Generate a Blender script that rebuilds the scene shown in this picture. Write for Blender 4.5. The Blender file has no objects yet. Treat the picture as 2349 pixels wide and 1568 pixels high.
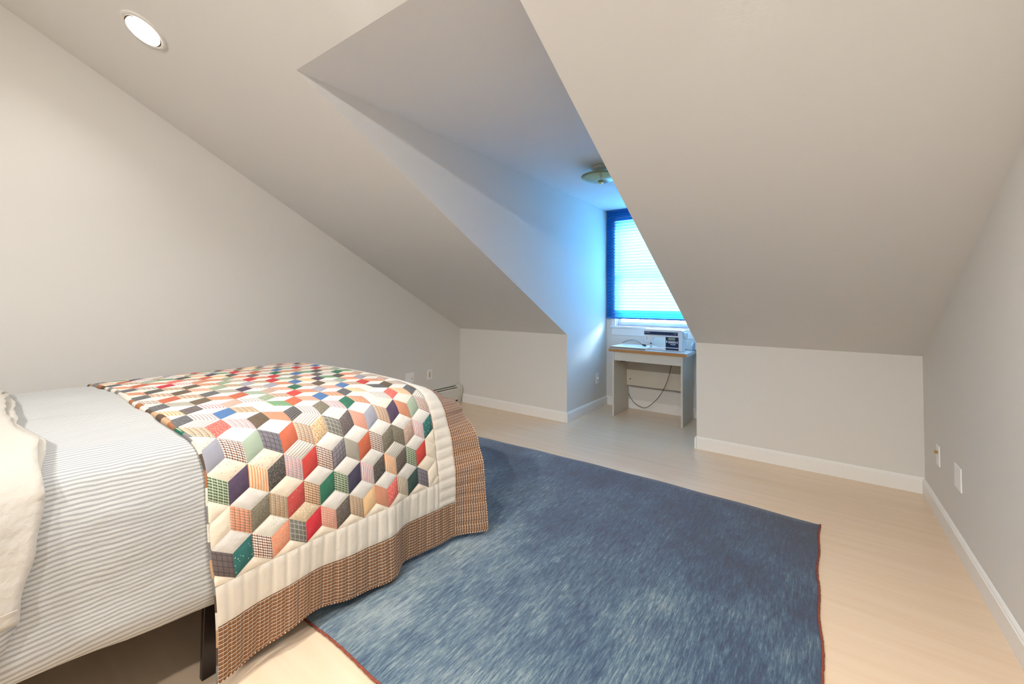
import bpy, bmesh, math, random
from mathutils import Vector, Matrix, noise
C = bpy.context.scene.collection
random.seed(7)

# ------------------------------------------------------------------ camera
cam_d = bpy.data.cameras.new('camera'); cam = bpy.data.objects.new('camera', cam_d); C.objects.link(cam)
R3 = Vector((0.7913985, 0.61119343, 0.01144622)); U3 = Vector((0.01030304, -0.03205783, 0.99943291)); F3 = Vector((-0.61121377, 0.79083177, 0.03166767))
cam.matrix_world = Matrix(((R3.x, U3.x, -F3.x, 0), (R3.y, U3.y, -F3.y, 0), (R3.z, U3.z, -F3.z, 1.2), (0, 0, 0, 1)))
cam_d.sensor_width = 36; cam_d.sensor_fit = 'HORIZONTAL'
cam_d.lens = 977.915 / 2349 * 36; cam_d.shift_x = 0.025548; cam_d.shift_y = -0.051474; cam_d.clip_start = 0.02
bpy.context.scene.camera = cam

# ------------------------------------------------------------------ world, sun, exposure
sc = bpy.context.scene
sc.view_settings.view_transform = 'Standard'; sc.view_settings.look = 'None'
sc.view_settings.exposure = 0.25; sc.view_settings.gamma = 1.0; sc.view_settings.use_curve_mapping = False
world = bpy.data.worlds.new('sky'); sc.world = world; world.use_nodes = True
bg = world.node_tree.nodes['Background']; bg.inputs[0].default_value = (0.62, 0.85, 1.0, 1); bg.inputs[1].default_value = 18.5
def lamp(name, kind, loc, energy, color, **k):
    d = bpy.data.lights.new(name, kind); d.energy = energy; d.color = color
    for a, b in k.items(): setattr(d, a, b)
    o = bpy.data.objects.new(name, d); o.location = loc; C.objects.link(o); return o
sun = lamp('daylight_sun', 'SUN', (-1.4, 8, 4), 9.0, (0.72, 0.90, 1.0), angle=math.radians(22))
sun.rotation_euler = Vector((-0.60, -0.72, -0.40)).to_track_quat('-Z', 'Y').to_euler()

# ------------------------------------------------------------------ room measures
XL, XR, xl, xr = -3.446, 0.550, -2.003, -0.800
YK, YB, ZK, ZC, M = 3.9545, 4.994, 0.884, 2.330, 0.498
YF = YK - (ZC - ZK) / M
ZT = 2.95; YT = YK - (ZT - ZK) / M; YR = -4.6
def zs(y): return ZK + M * (YK - y)

# ------------------------------------------------------------------ helpers
def link(name, me, mat=None, parent=None):
    o = bpy.data.objects.new(name, me); C.objects.link(o)
    if mat is not None and not me.materials: me.materials.append(mat)
    if parent: o.parent = parent
    return o
def mesh_obj(name, verts, faces, mat=None, parent=None, smooth=False):
    me = bpy.data.meshes.new(name); me.from_pydata([tuple(v) for v in verts], [], faces); me.update()
    if smooth:
        for p in me.polygons: p.use_smooth = True
    return link(name, me, mat, parent)
def bm_obj(name, bm, mat=None, parent=None, smooth=False, bevel=0, seg=2):
    bmesh.ops.remove_doubles(bm, verts=bm.verts, dist=1e-6)
    bmesh.ops.recalc_face_normals(bm, faces=bm.faces)
    me = bpy.data.meshes.new(name); bm.to_mesh(me); bm.free()
    if smooth:
        for p in me.polygons: p.use_smooth = True
    o = link(name, me, mat, parent)
    if bevel:
        m = o.modifiers.new('bevel', 'BEVEL'); m.width = bevel; m.segments = seg; m.limit_method = 'ANGLE'; m.angle_limit = math.radians(35)
    return o
def add_box(bm, a, b):
    x0, y0, z0 = a; x1, y1, z1 = b
    v = [bm.verts.new(p) for p in [(x0,y0,z0),(x1,y0,z0),(x1,y1,z0),(x0,y1,z0),(x0,y0,z1),(x1,y0,z1),(x1,y1,z1),(x0,y1,z1)]]
    for f in [(0,3,2,1),(4,5,6,7),(0,1,5,4),(1,2,6,5),(2,3,7,6),(3,0,4,7)]: bm.faces.new([v[i] for i in f])
def box(name, a, b, mat, parent=None, bevel=0.0015):
    bm = bmesh.new(); add_box(bm, a, b); return bm_obj(name, bm, mat, parent, bevel=bevel)
def add_tube(bm, pts, r, n=8, closed_ends=True):
    pts = [Vector(p) for p in pts]; rings = []
    t0 = (pts[1] - pts[0]).normalized(); up = Vector((0, 0, 1)) if abs(t0.z) < .9 else Vector((1, 0, 0))
    nx = t0.cross(up).normalized()
    for i, p in enumerate(pts):
        t = (pts[min(i+1, len(pts)-1)] - pts[max(i-1, 0)]).normalized()
        nx = (nx - t * nx.dot(t)).normalized(); ny = t.cross(nx)
        rr = r[i] if isinstance(r, (list, tuple)) else r
        rings.append([bm.verts.new(p + (nx * math.cos(a) + ny * math.sin(a)) * rr) for a in [2*math.pi*k/n for k in range(n)]])
    for a, b in zip(rings, rings[1:]):
        for k in range(n): bm.faces.new([a[k], a[(k+1) % n], b[(k+1) % n], b[k]])
    if closed_ends: bm.faces.new(rings[0][::-1]); bm.faces.new(rings[-1])
def spline(pts, n=10):
    P = [Vector(p) for p in pts]; out = []
    for i in range(len(P)-1):
        p0 = P[max(i-1, 0)]; p1 = P[i]; p2 = P[i+1]; p3 = P[min(i+2, len(P)-1)]
        for k in range(n):
            t = k / n
            out.append(.5 * ((2*p1) + (p2-p0)*t + (2*p0-5*p1+4*p2-p3)*t*t + (3*p1-p0-3*p2+p3)*t**3))
    out.append(P[-1]); return out
def add_lathe(bm, prof, n=40, c=(0, 0, 0), mat3=None, closed=False):
    rings = []
    for r, z in prof:
        ring = []
        for k in range(n):
            a = 2*math.pi*k/n; v = Vector((r*math.cos(a), r*math.sin(a), z))
            if mat3: v = mat3 @ v
            ring.append(bm.verts.new(v + Vector(c)))
        rings.append(ring)
    for a, b in zip(rings, rings[1:]):
        for k in range(n): bm.faces.new([a[k], a[(k+1) % n], b[(k+1) % n], b[k]])
    if closed:
        bm.faces.new(rings[0][::-1]); bm.faces.new(rings[-1])
def add_prism(bm, poly, axis, a, b):
    """poly = 2D points; axis 0: (y,z) swept in x ; 1: (x,z) swept in y ; 2: (x,y) swept in z"""
    def P(p, t): return {0: (t, p[0], p[1]), 1: (p[0], t, p[1]), 2: (p[0], p[1], t)}[axis]
    A = [bm.verts.new(P(p, a)) for p in poly]; B = [bm.verts.new(P(p, b)) for p in poly]; n = len(poly)
    bm.faces.new(A); bm.faces.new(B[::-1])
    for i in range(n): bm.faces.new([A[i], B[i], B[(i+1) % n], A[(i+1) % n]])
def tag(o, label, cat, group=None):
    o['label'] = label; o['category'] = cat
    if group: o['group'] = group
    return o
def thing(name, label, cat, loc=(0, 0, 0), group=None):
    o = bpy.data.objects.new(name, None); C.objects.link(o); o.empty_display_size = .1; o.location = loc
    return tag(o, label, cat, group)
def struct(o): o['kind'] = 'structure'; return o
def parent_keep(children, root):
    for c in children:
        c.parent = root; c.matrix_parent_inverse = Matrix.Translation(-root.location)

# ------------------------------------------------------------------ materials
class NT:
    def __init__(s, name):
        s.m = bpy.data.materials.new(name); s.m.use_nodes = True; s.t = s.m.node_tree; s.n = s.t.nodes
        s.b = s.n['Principled BSDF']; s.out = s.n['Material Output']
    def add(s, kind, **k):
        x = s.n.new(kind)
        for a, b in k.items(): setattr(x, a, b)
        return x
    def set(s, sock, val):
        if hasattr(val, 'links') or isinstance(val, bpy.types.NodeSocket): s.t.links.new(val, sock)
        elif isinstance(val, (tuple, list)): sock.default_value = tuple(val) + ((1,) if len(val) == 3 and len(sock.default_value) == 4 else ())
        else: sock.default_value = val
    def math(s, op, a, b=0.0, c=None, clamp=False):
        x = s.add('ShaderNodeMath', operation=op, use_clamp=clamp); s.set(x.inputs[0], a); s.set(x.inputs[1], b)
        if c is not None: s.set(x.inputs[2], c)
        return x.outputs[0]
    def mix(s, f, a, b, mode='MIX'):
        x = s.add('ShaderNodeMix', data_type='RGBA', blend_type=mode); s.set(x.inputs[0], f); s.set(x.inputs[6], a); s.set(x.inputs[7], b)
        return x.outputs[2]
    def noise(s, vec, scale, detail=3, rough=.5):
        x = s.add('ShaderNodeTexNoise'); x.inputs['Scale'].default_value = scale; x.inputs['Detail'].default_value = detail; x.inputs['Roughness'].default_value = rough
        if vec is not None: s.set(x.inputs['Vector'], vec)
        return x
    def mapping(s, vec, scale=(1, 1, 1), rot=(0, 0, 0)):
        x = s.add('ShaderNodeMapping'); x.inputs['Scale'].default_value = scale; x.inputs['Rotation'].default_value = rot; s.set(x.inputs['Vector'], vec); return x.outputs[0]
    def coord(s, k='Object'): return s.add('ShaderNodeTexCoord').outputs[k]
    def ramp(s, f, stops):
        x = s.add('ShaderNodeValToRGB'); s.set(x.inputs[0], f); e = x.color_ramp.elements
        while len(e) < len(stops): e.new(.5)
        for i, (p, c) in enumerate(stops): e[i].position = p; e[i].color = tuple(c) + (1,)
        return x.outputs[0]
    def bump(s, h, dist=.001, strength=1.0):
        x = s.add('ShaderNodeBump'); x.inputs['Distance'].default_value = dist; x.inputs['Strength'].default_value = strength
        s.set(x.inputs['Height'], h); s.t.links.new(x.outputs[0], s.b.inputs['Normal'])
    def fin(s, color=None, rough=.5, metal=0.0, spec=.5, sheen=0.0):
        if color is not None: s.set(s.b.inputs['Base Color'], color)
        s.set(s.b.inputs['Roughness'], rough); s.b.inputs['Metallic'].default_value = metal
        s.b.inputs['Specular IOR Level'].default_value = spec; s.b.inputs['Sheen Weight'].default_value = sheen
        return s.m
def plain(name, color, rough=.5, metal=0.0, spec=.5, var=.04, scale=30):
    n = NT(name); nz = n.noise(n.coord(), scale, 3)
    c2 = tuple(max(0, c * (1 - var)) for c in color)
    return n.fin(n.mix(nz.outputs[0], color, c2), rough, metal, spec)

def wall_mat(name, color):
    n = NT(name); co = n.coord()
    weave = n.noise(n.mapping(co, (40, 40, 420)), 1.0, 2)
    big = n.noise(co, 1.3, 2)
    col = n.mix(big.outputs[0], color, tuple(c * .965 for c in color))
    col = n.mix(n.math('MULTIPLY', weave.outputs[0], .12), col, tuple(c * .86 for c in color))
    n.bump(weave.outputs[0], .0006, .35)
    return n.fin(col, .75, 0, .25)
M_wall = wall_mat('greige_wall_paint', (.77, .75, .71))
M_ceil = wall_mat('sloped_ceiling_paint', (.80, .795, .775))
M_trim = plain('white_trim_paint', (.90, .885, .85), .38, var=.02)
def floor_mat():
    n = NT('pale_maple_floor'); co = n.coord()
    g1 = n.noise(n.mapping(co, (1.2, 22, 1)), 1.0, 4, .6)
    g2 = n.noise(n.mapping(co, (5, 160, 1)), 1.0, 3, .6)
    g3 = n.noise(co, .8, 2)
    col = n.ramp(g1.outputs[0], [(.3, (.75, .55, .37)), (.5, (.78, .59, .41)), (.72, (.81, .63, .45))])
    col = n.mix(n.math('MULTIPLY', g2.outputs[0], .10), col, (.68, .50, .35))
    col = n.mix(n.math('MULTIPLY', g3.outputs[0], .3), col, (.84, .68, .51))
    n.bump(g2.outputs[0], .0003, .2)
    r = n.math('MULTIPLY_ADD', g1.outputs[0], .10, .15)
    return n.fin(col, r, 0, .5)
M_floor = floor_mat()

# ------------------------------------------------------------------ shell
def quad(name, pts, mat, holes=None):
    return struct(mesh_obj(name, pts, [tuple(range(len(pts)))], mat))
struct(mesh_obj('floor', [(XL, YR, 0), (XR, YR, 0), (XR, YK, 0), (xr, YK, 0), (xr, YB, 0), (xl, YB, 0), (xl, YK, 0), (XL, YK, 0)], [tuple(range(8))], M_floor))
quad('wall_left', [(XL, YR, 0), (XL, YK, 0), (XL, YK, ZK), (XL, YT, ZT), (XL, YR, ZT)], M_wall)
quad('wall_right', [(XR, YR, 0), (XR, YK, 0), (XR, YK, ZK), (XR, YT, ZT), (XR, YR, ZT)], M_wall)
quad('wall_front_left', [(XL, YK, 0), (xl, YK, 0), (xl, YK, ZK), (XL, YK, ZK)], M_wall)
quad('wall_front_right', [(xr, YK, 0), (XR, YK, 0), (XR, YK, ZK), (xr, YK, ZK)], M_wall)
quad('wall_dormer_left', [(xl, YK, 0), (xl, YB, 0), (xl, YB, ZC), (xl, YF, ZC), (xl, YK, ZK)], M_wall)
quad('wall_dormer_right', [(xr, YK, 0), (xr, YB, 0), (xr, YB, ZC), (xr, YF, ZC), (xr, YK, ZK)], M_wall)
quad('wall_back', [(XL, YR, 0), (XR, YR, 0), (XR, YR, ZT), (XL, YR, ZT)], M_wall)
# window opening in the dormer end wall
WX0, WX1, WZ0, WZ1 = -1.90, -0.90, 0.945, 2.20
struct(mesh_obj('wall_dormer_end',
    [(xl, YB, 0), (xr, YB, 0), (xr, YB, ZC), (xl, YB, ZC), (WX0, YB, WZ0), (WX1, YB, WZ0), (WX1, YB, WZ1), (WX0, YB, WZ1),
     (WX0, YB+.12, WZ0), (WX1, YB+.12, WZ0), (WX1, YB+.12, WZ1), (WX0, YB+.12, WZ1)],
    [(0, 1, 5, 4), (1, 2, 6, 5), (2, 3, 7, 6), (3, 0, 4, 7), (4, 5, 9, 8), (5, 6, 10, 9), (6, 7, 11, 10), (7, 4, 8, 11)], M_wall))
V = [(XL, YK, ZK), (xl, YK, ZK), (xl, YF, ZC), (xr, YF, ZC), (xr, YK, ZK), (XR, YK, ZK), (XR, YT, ZT), (xr, YT, ZT), (xl, YT, ZT), (XL, YT, ZT),
     (XR, YR, ZT), (XL, YR, ZT), (xl, YB, ZC), (xr, YB, ZC), (XL, YF, ZC), (XR, YF, ZC)]
struct(mesh_obj('ceiling', V, [(0, 1, 2, 14), (14, 2, 8, 9), (2, 3, 7, 8), (3, 15, 6, 7), (4, 5, 15, 3), (9, 8, 7, 6, 10, 11), (2, 12, 13, 3)], M_ceil))

# baseboards: profile (distance from wall, z)
BP = [(0, 0), (.014, 0), (.014, .084), (.0105, .088), (.0105, .093), (.004, .102), (0, .102)]
def baseboard(name, poly, parent=None):
    """poly: list of (x,y) along the wall face, room on the left-hand side; mitred joints"""
    pts = [Vector((p[0], p[1], 0)) for p in poly]; nrm = []
    for a, b in zip(pts, pts[1:]):
        d = (b - a).normalized(); nrm.append(Vector((-d.y, d.x, 0)))
    offs = []
    for i in range(len(pts)):
        if i == 0: o = nrm[0]
        elif i == len(pts)-1: o = nrm[-1]
        else: o = nrm[i-1] + nrm[i]      # right-angle corners
        offs.append(o)
    bm = bmesh.new(); rings = []
    for p, o in zip(pts, offs): rings.append([bm.verts.new(p + o * d + Vector((0, 0, z))) for d, z in BP])
    k = len(BP)
    for a, b in zip(rings, rings[1:]):
        for i in range(k): bm.faces.new([a[i], a[(i+1) % k], b[(i+1) % k], b[i]])
    bm.faces.new(rings[0]); bm.faces.new(rings[-1][::-1])
    return struct(bm_obj(name, bm, M_trim))
E_ = .0008
baseboard('baseboard_front_left', [(xl-E_, YK-E_), (XL+.062, YK-E_)])
baseboard('baseboard_dormer_left', [(xl+E_, YB-.0145), (xl+E_, YK-.0145)])
baseboard('baseboard_dormer_end', [(xr-E_-.0145, YB-E_), (xl+E_, YB-E_)])
baseboard('baseboard_dormer_right', [(xr-E_, YK-.0145), (xr-E_, YB-E_)])
baseboard('baseboard_front_right', [(XR-E_, YK-E_), (xr+E_, YK-E_)])
baseboard('baseboard_right', [(XR-E_, YR+E_), (XR-E_, YK-.0145)])
baseboard('baseboard_left', [(XL+E_, 1.9), (XL+E_, YR+E_)])
baseboard('baseboard_back', [(XL+.016, YR+E_), (XR-.016, YR+E_)])

# ------------------------------------------------------------------ window_1
M_glass = NT('window_glass'); g = M_glass
_tr = g.add('ShaderNodeBsdfTransparent'); g.set(_tr.inputs[0], (.94, .97, .98)); _gl = g.add('ShaderNodeBsdfGlossy'); _gl.inputs['Roughness'].default_value = .02
_fr = g.add('ShaderNodeFresnel'); _fr.inputs[0].default_value = 1.45; _mx = g.add('ShaderNodeMixShader')
g.t.links.new(_fr.outputs[0], _mx.inputs[0]); g.t.links.new(_tr.outputs[0], _mx.inputs[1]); g.t.links.new(_gl.outputs[0], _mx.inputs[2]); g.t.links.new(_mx.outputs[0], g.out.inputs[0])
M_glass = g.m
M_white = plain('window_white_paint', (.82, .82, .81), .35, var=.02)
win = bpy.data.objects.new('window_1', None); C.objects.link(win); win.location = ((WX0+WX1)/2, YB, WZ0); win['kind'] = 'structure'
parts = []
bm = bmesh.new()  # casing on the wall face
add_box(bm, (WX0-.036, YB-.018, WZ0), (WX0+.012, YB-.001, WZ1+.05)); add_box(bm, (WX1-.012, YB-.018, WZ0), (WX1+.036, YB-.001, WZ1+.05))
add_box(bm, (WX0-.036, YB-.018, WZ1-.01), (WX1+.036, YB-.001, WZ1+.05)); parts.append(bm_obj('window_casing', bm, M_white, bevel=.002))
parts.append(box('window_stool', (WX0-.047, YB-.045, WZ0-.024), (WX1+.047, YB+.118, WZ0), M_white, bevel=.004))
parts.append(box('window_apron', (WX0-.036, YB-.016, WZ0-.108), (WX1+.036, YB-.001, WZ0-.0245), M_white, bevel=.003))
bm = bmesh.new()
for x0, x1 in ((WX0, WX0+.02), (WX1-.02, WX1)): add_box(bm, (x0, YB+.02, WZ0), (x1, YB+.118, WZ1))
add_box(bm, (WX0+.02, YB+.02, WZ1-.02), (WX1-.02, YB+.118, WZ1)); parts.append(bm_obj('jamb_liner', bm, M_white, bevel=.001))
def sash(y, z0, z1):
    bm = bmesh.new(); a, b = WX0+.022, WX1-.022
    add_box(bm, (a, y, z0), (a+.04, y+.03, z1)); add_box(bm, (b-.04, y, z0), (b, y+.03, z1))
    add_box(bm, (a+.04, y, z0), (b-.04, y+.03, z0+.05)); add_box(bm, (a+.04, y, z1-.035), (b-.04, y+.03, z1))
    s = bm_obj('sash', bm, M_white, bevel=.003); ch = []
    bm = bmesh.new(); w = (b-a-.08)
    for k in (1, 2, 3): xx = a+.04+w*k/4; add_box(bm, (xx-.006, y+.018, z0+.05), (xx+.006, y+.024, z1-.035))
    add_box(bm, (a+.04, y+.018, (z0+z1)/2-.006), (b-.04, y+.024, (z0+z1)/2+.006))
    m = bm_obj('muntin_bars', bm, M_white); m.parent = s
    gl = mesh_obj('glass_pane', [(a+.04, y+.015, z0+.05), (b-.04, y+.015, z0+.05), (b-.04, y+.015, z1-.035), (a+.04, y+.015, z1-.035)], [(0, 1, 2, 3)], M_glass)
    gl.parent = s; return s
parts += [sash(YB+.045, WZ0+.001, 1.585), sash(YB+.08, 1.55, WZ1-.021)]
parent_keep(parts, win)

# ------------------------------------------------------------------ blue cellular shade
def shade_mat():
    n = NT('blue_pleated_fabric'); co = n.coord()
    nz = n.noise(n.mapping(co, (90, 90, 160)), 1.0, 3, .7)
    col = n.mix(nz.outputs[0], (.02, .16, .62), (.06, .34, .85))
    tr = n.add('ShaderNodeBsdfTranslucent'); n.set(tr.inputs[0], n.mix(nz.outputs[0], (.03, .40, .93), (.30, .70, 1.0)))
    sz = n.add('ShaderNodeSeparateXYZ'); n.set(sz.inputs[0], co)
    fr = n.math('FRACT', n.math('MULTIPLY', n.math('SUBTRACT', 2.318, sz.outputs[2]), 37/1.273))
    ln = n.math('LESS_THAN', n.math('ABSOLUTE', n.math('SUBTRACT', fr, .5)), .05)
    dk = n.mix(ln, n.mix(nz.outputs[0], (.05, .40, .76), (.32, .64, .88)), (.02, .18, .55)); n.set(tr.inputs[0], dk)
    df = n.add('ShaderNodeBsdfDiffuse'); n.set(df.inputs[0], col)
    mx = n.add('ShaderNodeMixShader'); mx.inputs[0].default_value = .6
    n.t.links.new(df.outputs[0], mx.inputs[1]); n.t.links.new(tr.outputs[0], mx.inputs[2]); n.t.links.new(mx.outputs[0], n.out.inputs[0])
    return n.m
M_shade = shade_mat(); M_shade_rail = plain('blue_shade_rail', (.03, .16, .50), .4)
bl = thing('cellular_shade', 'blue pleated cellular window shade lowered over the dormer window', 'window shade', (-1.4, YB-.03, 1.03))
bx0, bx1 = xl+.008, xr-.008; zt, zb = 2.318, 1.045; n_pl = 37
vs, fs = [], []
for i in range(n_pl*2+1):
    z = zt + (zb-zt)*i/(n_pl*2); y = YB-.030 + (.013 if i % 2 else 0.0)
    vs += [(bx0, y, z), (bx1, y, z)]
for i in range(n_pl*2): fs.append((2*i, 2*i+1, 2*i+3, 2*i+2))
sh = mesh_obj('pleated_fabric', vs, fs, M_shade)
vs, fs = [], []
for i in range(9):
    z = zb+.085 - .085*i/8; y = YB-.012 - (.006 if i % 2 else 0); vs += [(bx0, y, z), (bx1, y, z)]
for i in range(8): fs.append((2*i, 2*i+1, 2*i+3, 2*i+2))
sh2 = mesh_obj('stacked_cells', vs, fs, M_shade)
p2 = [sh, sh2, box('head_rail', (bx0, YB-.045, zt), (bx1, YB-.021, zt+.011), M_shade_rail), box('bottom_rail', (bx0, YB-.038, zb-.016), (bx1, YB-.021, zb), M_shade_rail, bevel=.003)]
parent_keep(p2, bl)

# ------------------------------------------------------------------ recessed downlights, one in view and the rest added
M_canring = plain('white_trim_ring', (.80, .79, .75), .35)
M_canin = plain('bronze_reflector', (.10, .055, .025), .5)
def emit(name, col, s):
    n = NT(name); n.b.inputs['Emission Color'].default_value = col + (1,); n.b.inputs['Emission Strength'].default_value = s
    return n.fin((.9, .9, .88), .4)
M_bulb = emit('lit_lamp_face', (1.0, .93, .82), 14.0)
WARM = (1.0, .985, .955)
def downlight(loc, nrm, label, power, group, aim=None):
    q = Vector(nrm).to_track_quat('-Z', 'Y').to_matrix()   # local -Z points into the room
    t = thing('recessed_downlight', label, 'ceiling light', loc, group)
    bm = bmesh.new(); add_lathe(bm, [(.082, -.001), (.084, -.006), (.103, -.005), (.106, -.0005)], 48, loc, q); a = bm_obj('trim_ring', bm, M_canring, smooth=True)
    bm = bmesh.new(); add_lathe(bm, [(.0835, -.0064), (.0795, -.0068), (.0755, -.0045)], 48, loc, q); b = bm_obj('reflector_rim', bm, M_canin, smooth=True)
    bm = bmesh.new(); add_lathe(bm, [(.0005, -.0052), (.04, -.005), (.0758, -.0044)], 48, loc, q); c = bm_obj('lamp_lens', bm, M_bulb, smooth=True)
    parent_keep([a, b, c], t)
    l = lamp('downlight_beam', 'AREA', Vector(loc) + Vector(nrm)*.012, power, WARM, shape='DISK', size=.15)
    aim = Vector(aim if aim else nrm)
    l.rotation_euler = aim.to_track_quat('-Z', 'Y').to_euler(); l.data.spread = math.radians(140)
    l.visible_camera = True
    return t
sn = Vector((0, -M, -1)).normalized()
G = 'recessed downlights in the ceiling'
downlight((-2.667, .605, zs(.605)), sn, 'lit recessed downlight in the sloped ceiling above the bed', 3.5, G)
for x, y, w, lb in ((-1.40, .74, 20, 'added unseen fill downlight in the sloped ceiling between bed and rug'), (-.15, 1.20, 13, 'added unseen fill downlight in the sloped ceiling near the right wall')): downlight((x, y, zs(y)), sn, lb, w, G, (0, 0, -1))  # added out of view to brighten floor, lower slope and knee wall
for x, y, w, lb in ((-.10, -1.9, 50, 'nearest the right wall'), (-1.15, -1.9, 50, 'in the middle of its row'), (-2.35, -1.9, 5, 'nearest the left wall')):  # unseen row added behind the camera, tilted forward to fill the far walls
    downlight((x, y, ZT), (0, 0, -1), 'added unseen fill downlight in the flat ceiling, ' + lb, w, G, (0, .9, -1))

# ------------------------------------------------------------------ dormer ceiling lamp (unlit)
gl = NT('pale_green_glass'); gl.b.inputs['Transmission Weight'].default_value = .7; M_lampglass = gl.fin((.66, .70, .40), .15, 0, .5)
M_brass = plain('polished_brass', (.85, .68, .34), .2, 1.0)
M_pan = plain('cream_enamel_pan', (.62, .62, .56), .3)
fx = thing('ceiling_lamp', 'unlit glass dish ceiling lamp hanging from the dormer ceiling', 'ceiling light', (-1.385, 3.32, ZC-.14))
c0 = (-1.385, 3.32, 0); pp = []
bm = bmesh.new(); add_lathe(bm, [(.001, ZC-.0005), (.075, ZC-.0005), (.078, ZC-.012), (.066, ZC-.028), (.03, ZC-.034), (.001, ZC-.034)], 40, c0); pp.append(bm_obj('canopy', bm, M_pan, smooth=True))
bm = bmesh.new(); add_lathe(bm, [(.014, ZC-.034), (.011, ZC-.06), (.007, ZC-.125)], 16, c0); pp.append(bm_obj('stem', bm, M_brass, smooth=True))
bm = bmesh.new(); add_lathe(bm, [(.158, ZC-.078), (.160, ZC-.082), (.145, ZC-.097), (.11, ZC-.113), (.06, ZC-.124), (.006, ZC-.128), (.006, ZC-.122), (.06, ZC-.118), (.11, ZC-.107), (.143, ZC-.091), (.158, ZC-.078)], 56, c0); pp.append(bm_obj('glass_dish', bm, M_lampglass, smooth=True))
bm = bmesh.new(); add_lathe(bm, [(.001, ZC-.127), (.022, ZC-.128), (.024, ZC-.134), (.012, ZC-.140), (.007, ZC-.146), (.001, ZC-.149)], 24, c0); pp.append(bm_obj('finial', bm, M_brass, smooth=True))
parent_keep(pp, fx)

# ------------------------------------------------------------------ wall plates
M_plate = plain('white_plate_plastic', (.93, .93, .93), .35, var=.01); M_ivory = plain('ivory_plastic', (.66, .52, .32), .4); M_dark = plain('dark_slot', (.02, .018, .015), .6)
M_coax = plain('brass_connector', (.55, .36, .12), .3, .8)
def plate(name, label, cat, wall, u0, u1, z0, z1, kind):
    """wall: (axis value, sign of the normal) on x"""
    X, s = wall; def_b = .0045
    def bxp(nm, a0, a1, h0, h1, d0, d1, mat, bev=.001):
        xs = sorted((X + s*d0, X + s*d1)); return box(nm, (xs[0], a0, h0), (xs[1], a1, h1), mat, bevel=bev)
    um, zm = (u0+u1)/2, (z0+z1)/2
    t = thing(name, label, cat, (X, um, zm)); ps = [bxp('cover_plate', u0, u1, z0, z1, .0006, .007, M_plate, .0035)]
    if kind == 'outlet':
        for dz in (-.02, .02):
            b = bxp('receptacle', um-.016, um+.016, zm+dz-.014, zm+dz+.014, .0062, .009, M_plate, .004); ps.append(b)
            bmm = bmesh.new()
            for du in (-.006, .006):
                xs = sorted((X+s*.0085, X+s*.0094)); add_box(bmm, (xs[0], um+du-.001, zm+dz-.004), (xs[1], um+du+.001, zm+dz+.006))
            sl = bm_obj('slots', bmm, M_dark); sl.parent = b
    elif kind == 'jack':
        ps.append(bxp('insert', um-.013, um+.013, zm-.034, zm+.034, .0062, .0082, M_ivory, .001))
        bmm = bmesh.new(); q = Vector((s, 0, 0)).to_track_quat('Z', 'Y').to_matrix(); add_lathe(bmm, [(.0045, 0), (.0045, .007), (.001, .008)], 14, (X+s*.0075, um, zm), q); ps.append(bm_obj('connector', bmm, M_coax, smooth=True))
    elif kind == 'cable':
        ps.append(bxp('connector', um-.010, um+.010, zm+.012, zm+.026, .0065, .020, M_coax, .002))
    elif kind == 'double':
        bmm = bmesh.new(); q = Vector((s, 0, 0)).to_track_quat('Z', 'Y').to_matrix(); add_lathe(bmm, [(.0055, 0), (.0055, .006), (.001, .007)], 14, (X+s*.0065, um+.026, zm-.008), q); ps.append(bm_obj('connector', bmm, M_coax, smooth=True))
    elif kind == 'switch':
        ps.append(bxp('toggle', um-.005, um+.005, zm-.004, zm+.014, .0065, .02, M_plate, .001)); ps.append(bxp('toggle_frame', um-.012, um+.012, zm-.026, zm+.026, .0062, .0082, M_plate, .001))
    elif kind == 'blank':
        pass
    parent_keep(ps, t); return t
plate('cable_wall_plate', 'wide white two-gang plate low on the left wall beside the quilt', 'wall plate', (XL, 1), 3.083, 3.200, .332, .442, 'double')
plate('jack_wall_plate', 'narrow white plate with tan insert above the baseboard heater', 'wall plate', (XL, 1), 3.398, 3.472, .332, .440, 'jack')
plate('outlet_wall_plate', 'small white outlet plate on the blue-lit dormer side wall', 'outlet', (xl, 1), 4.672, 4.745, .285, .402, 'switch')
plate('jack_wall_plate', 'narrow white plate with brass connector on the right wall nearest the corner', 'wall plate', (XR, -1), 3.492, 3.566, .302, .418, 'cable')
plate('blank_wall_plate', 'wide blank white wall plate low on the right wall', 'wall plate', (XR, -1), 3.040, 3.160, .312, .428, 'blank')

# ------------------------------------------------------------------ baseboard heater
M_heat = plain('cream_enamel_metal', (.70, .68, .62), .35, var=.02); M_slot_shade = plain('heater_slot_shade', (.03, .026, .02), .6)
ht = thing('baseboard_heater', 'cream metal baseboard heater along the left wall beyond the bed', 'heater', (XL+.03, 3.0, 0))
hy0, hy1 = 1.95, 3.864; X0 = XL+.0015
bm = bmesh.new()
add_prism(bm, [(X0, .012), (X0+.004, .012), (X0+.004, .209), (X0, .212)], 1, hy0, hy1)              # back plate
add_prism(bm, [(X0+.004, .2125), (X0, .2125), (X0, .209), (X0+.018, .2045), (X0+.020, .208)], 1, hy0, hy1)  # top lip
a = bm_obj('back_panel', bm, M_heat)
bm = bmesh.new(); add_prism(bm, [(X0+.060, .045), (X0+.063, .045), (X0+.063, .172), (X0+.056, .184), (X0+.053, .182), (X0+.060, .170)], 1, hy0, hy1); b = bm_obj('front_cover', bm, M_heat)
bm = bmesh.new(); add_prism(bm, [(X0+.030, .1985), (X0+.046, .1895), (X0+.047, .1915), (X0+.031, .2005)], 1, hy0, hy1); d = bm_obj('damper', bm, M_heat)
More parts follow.
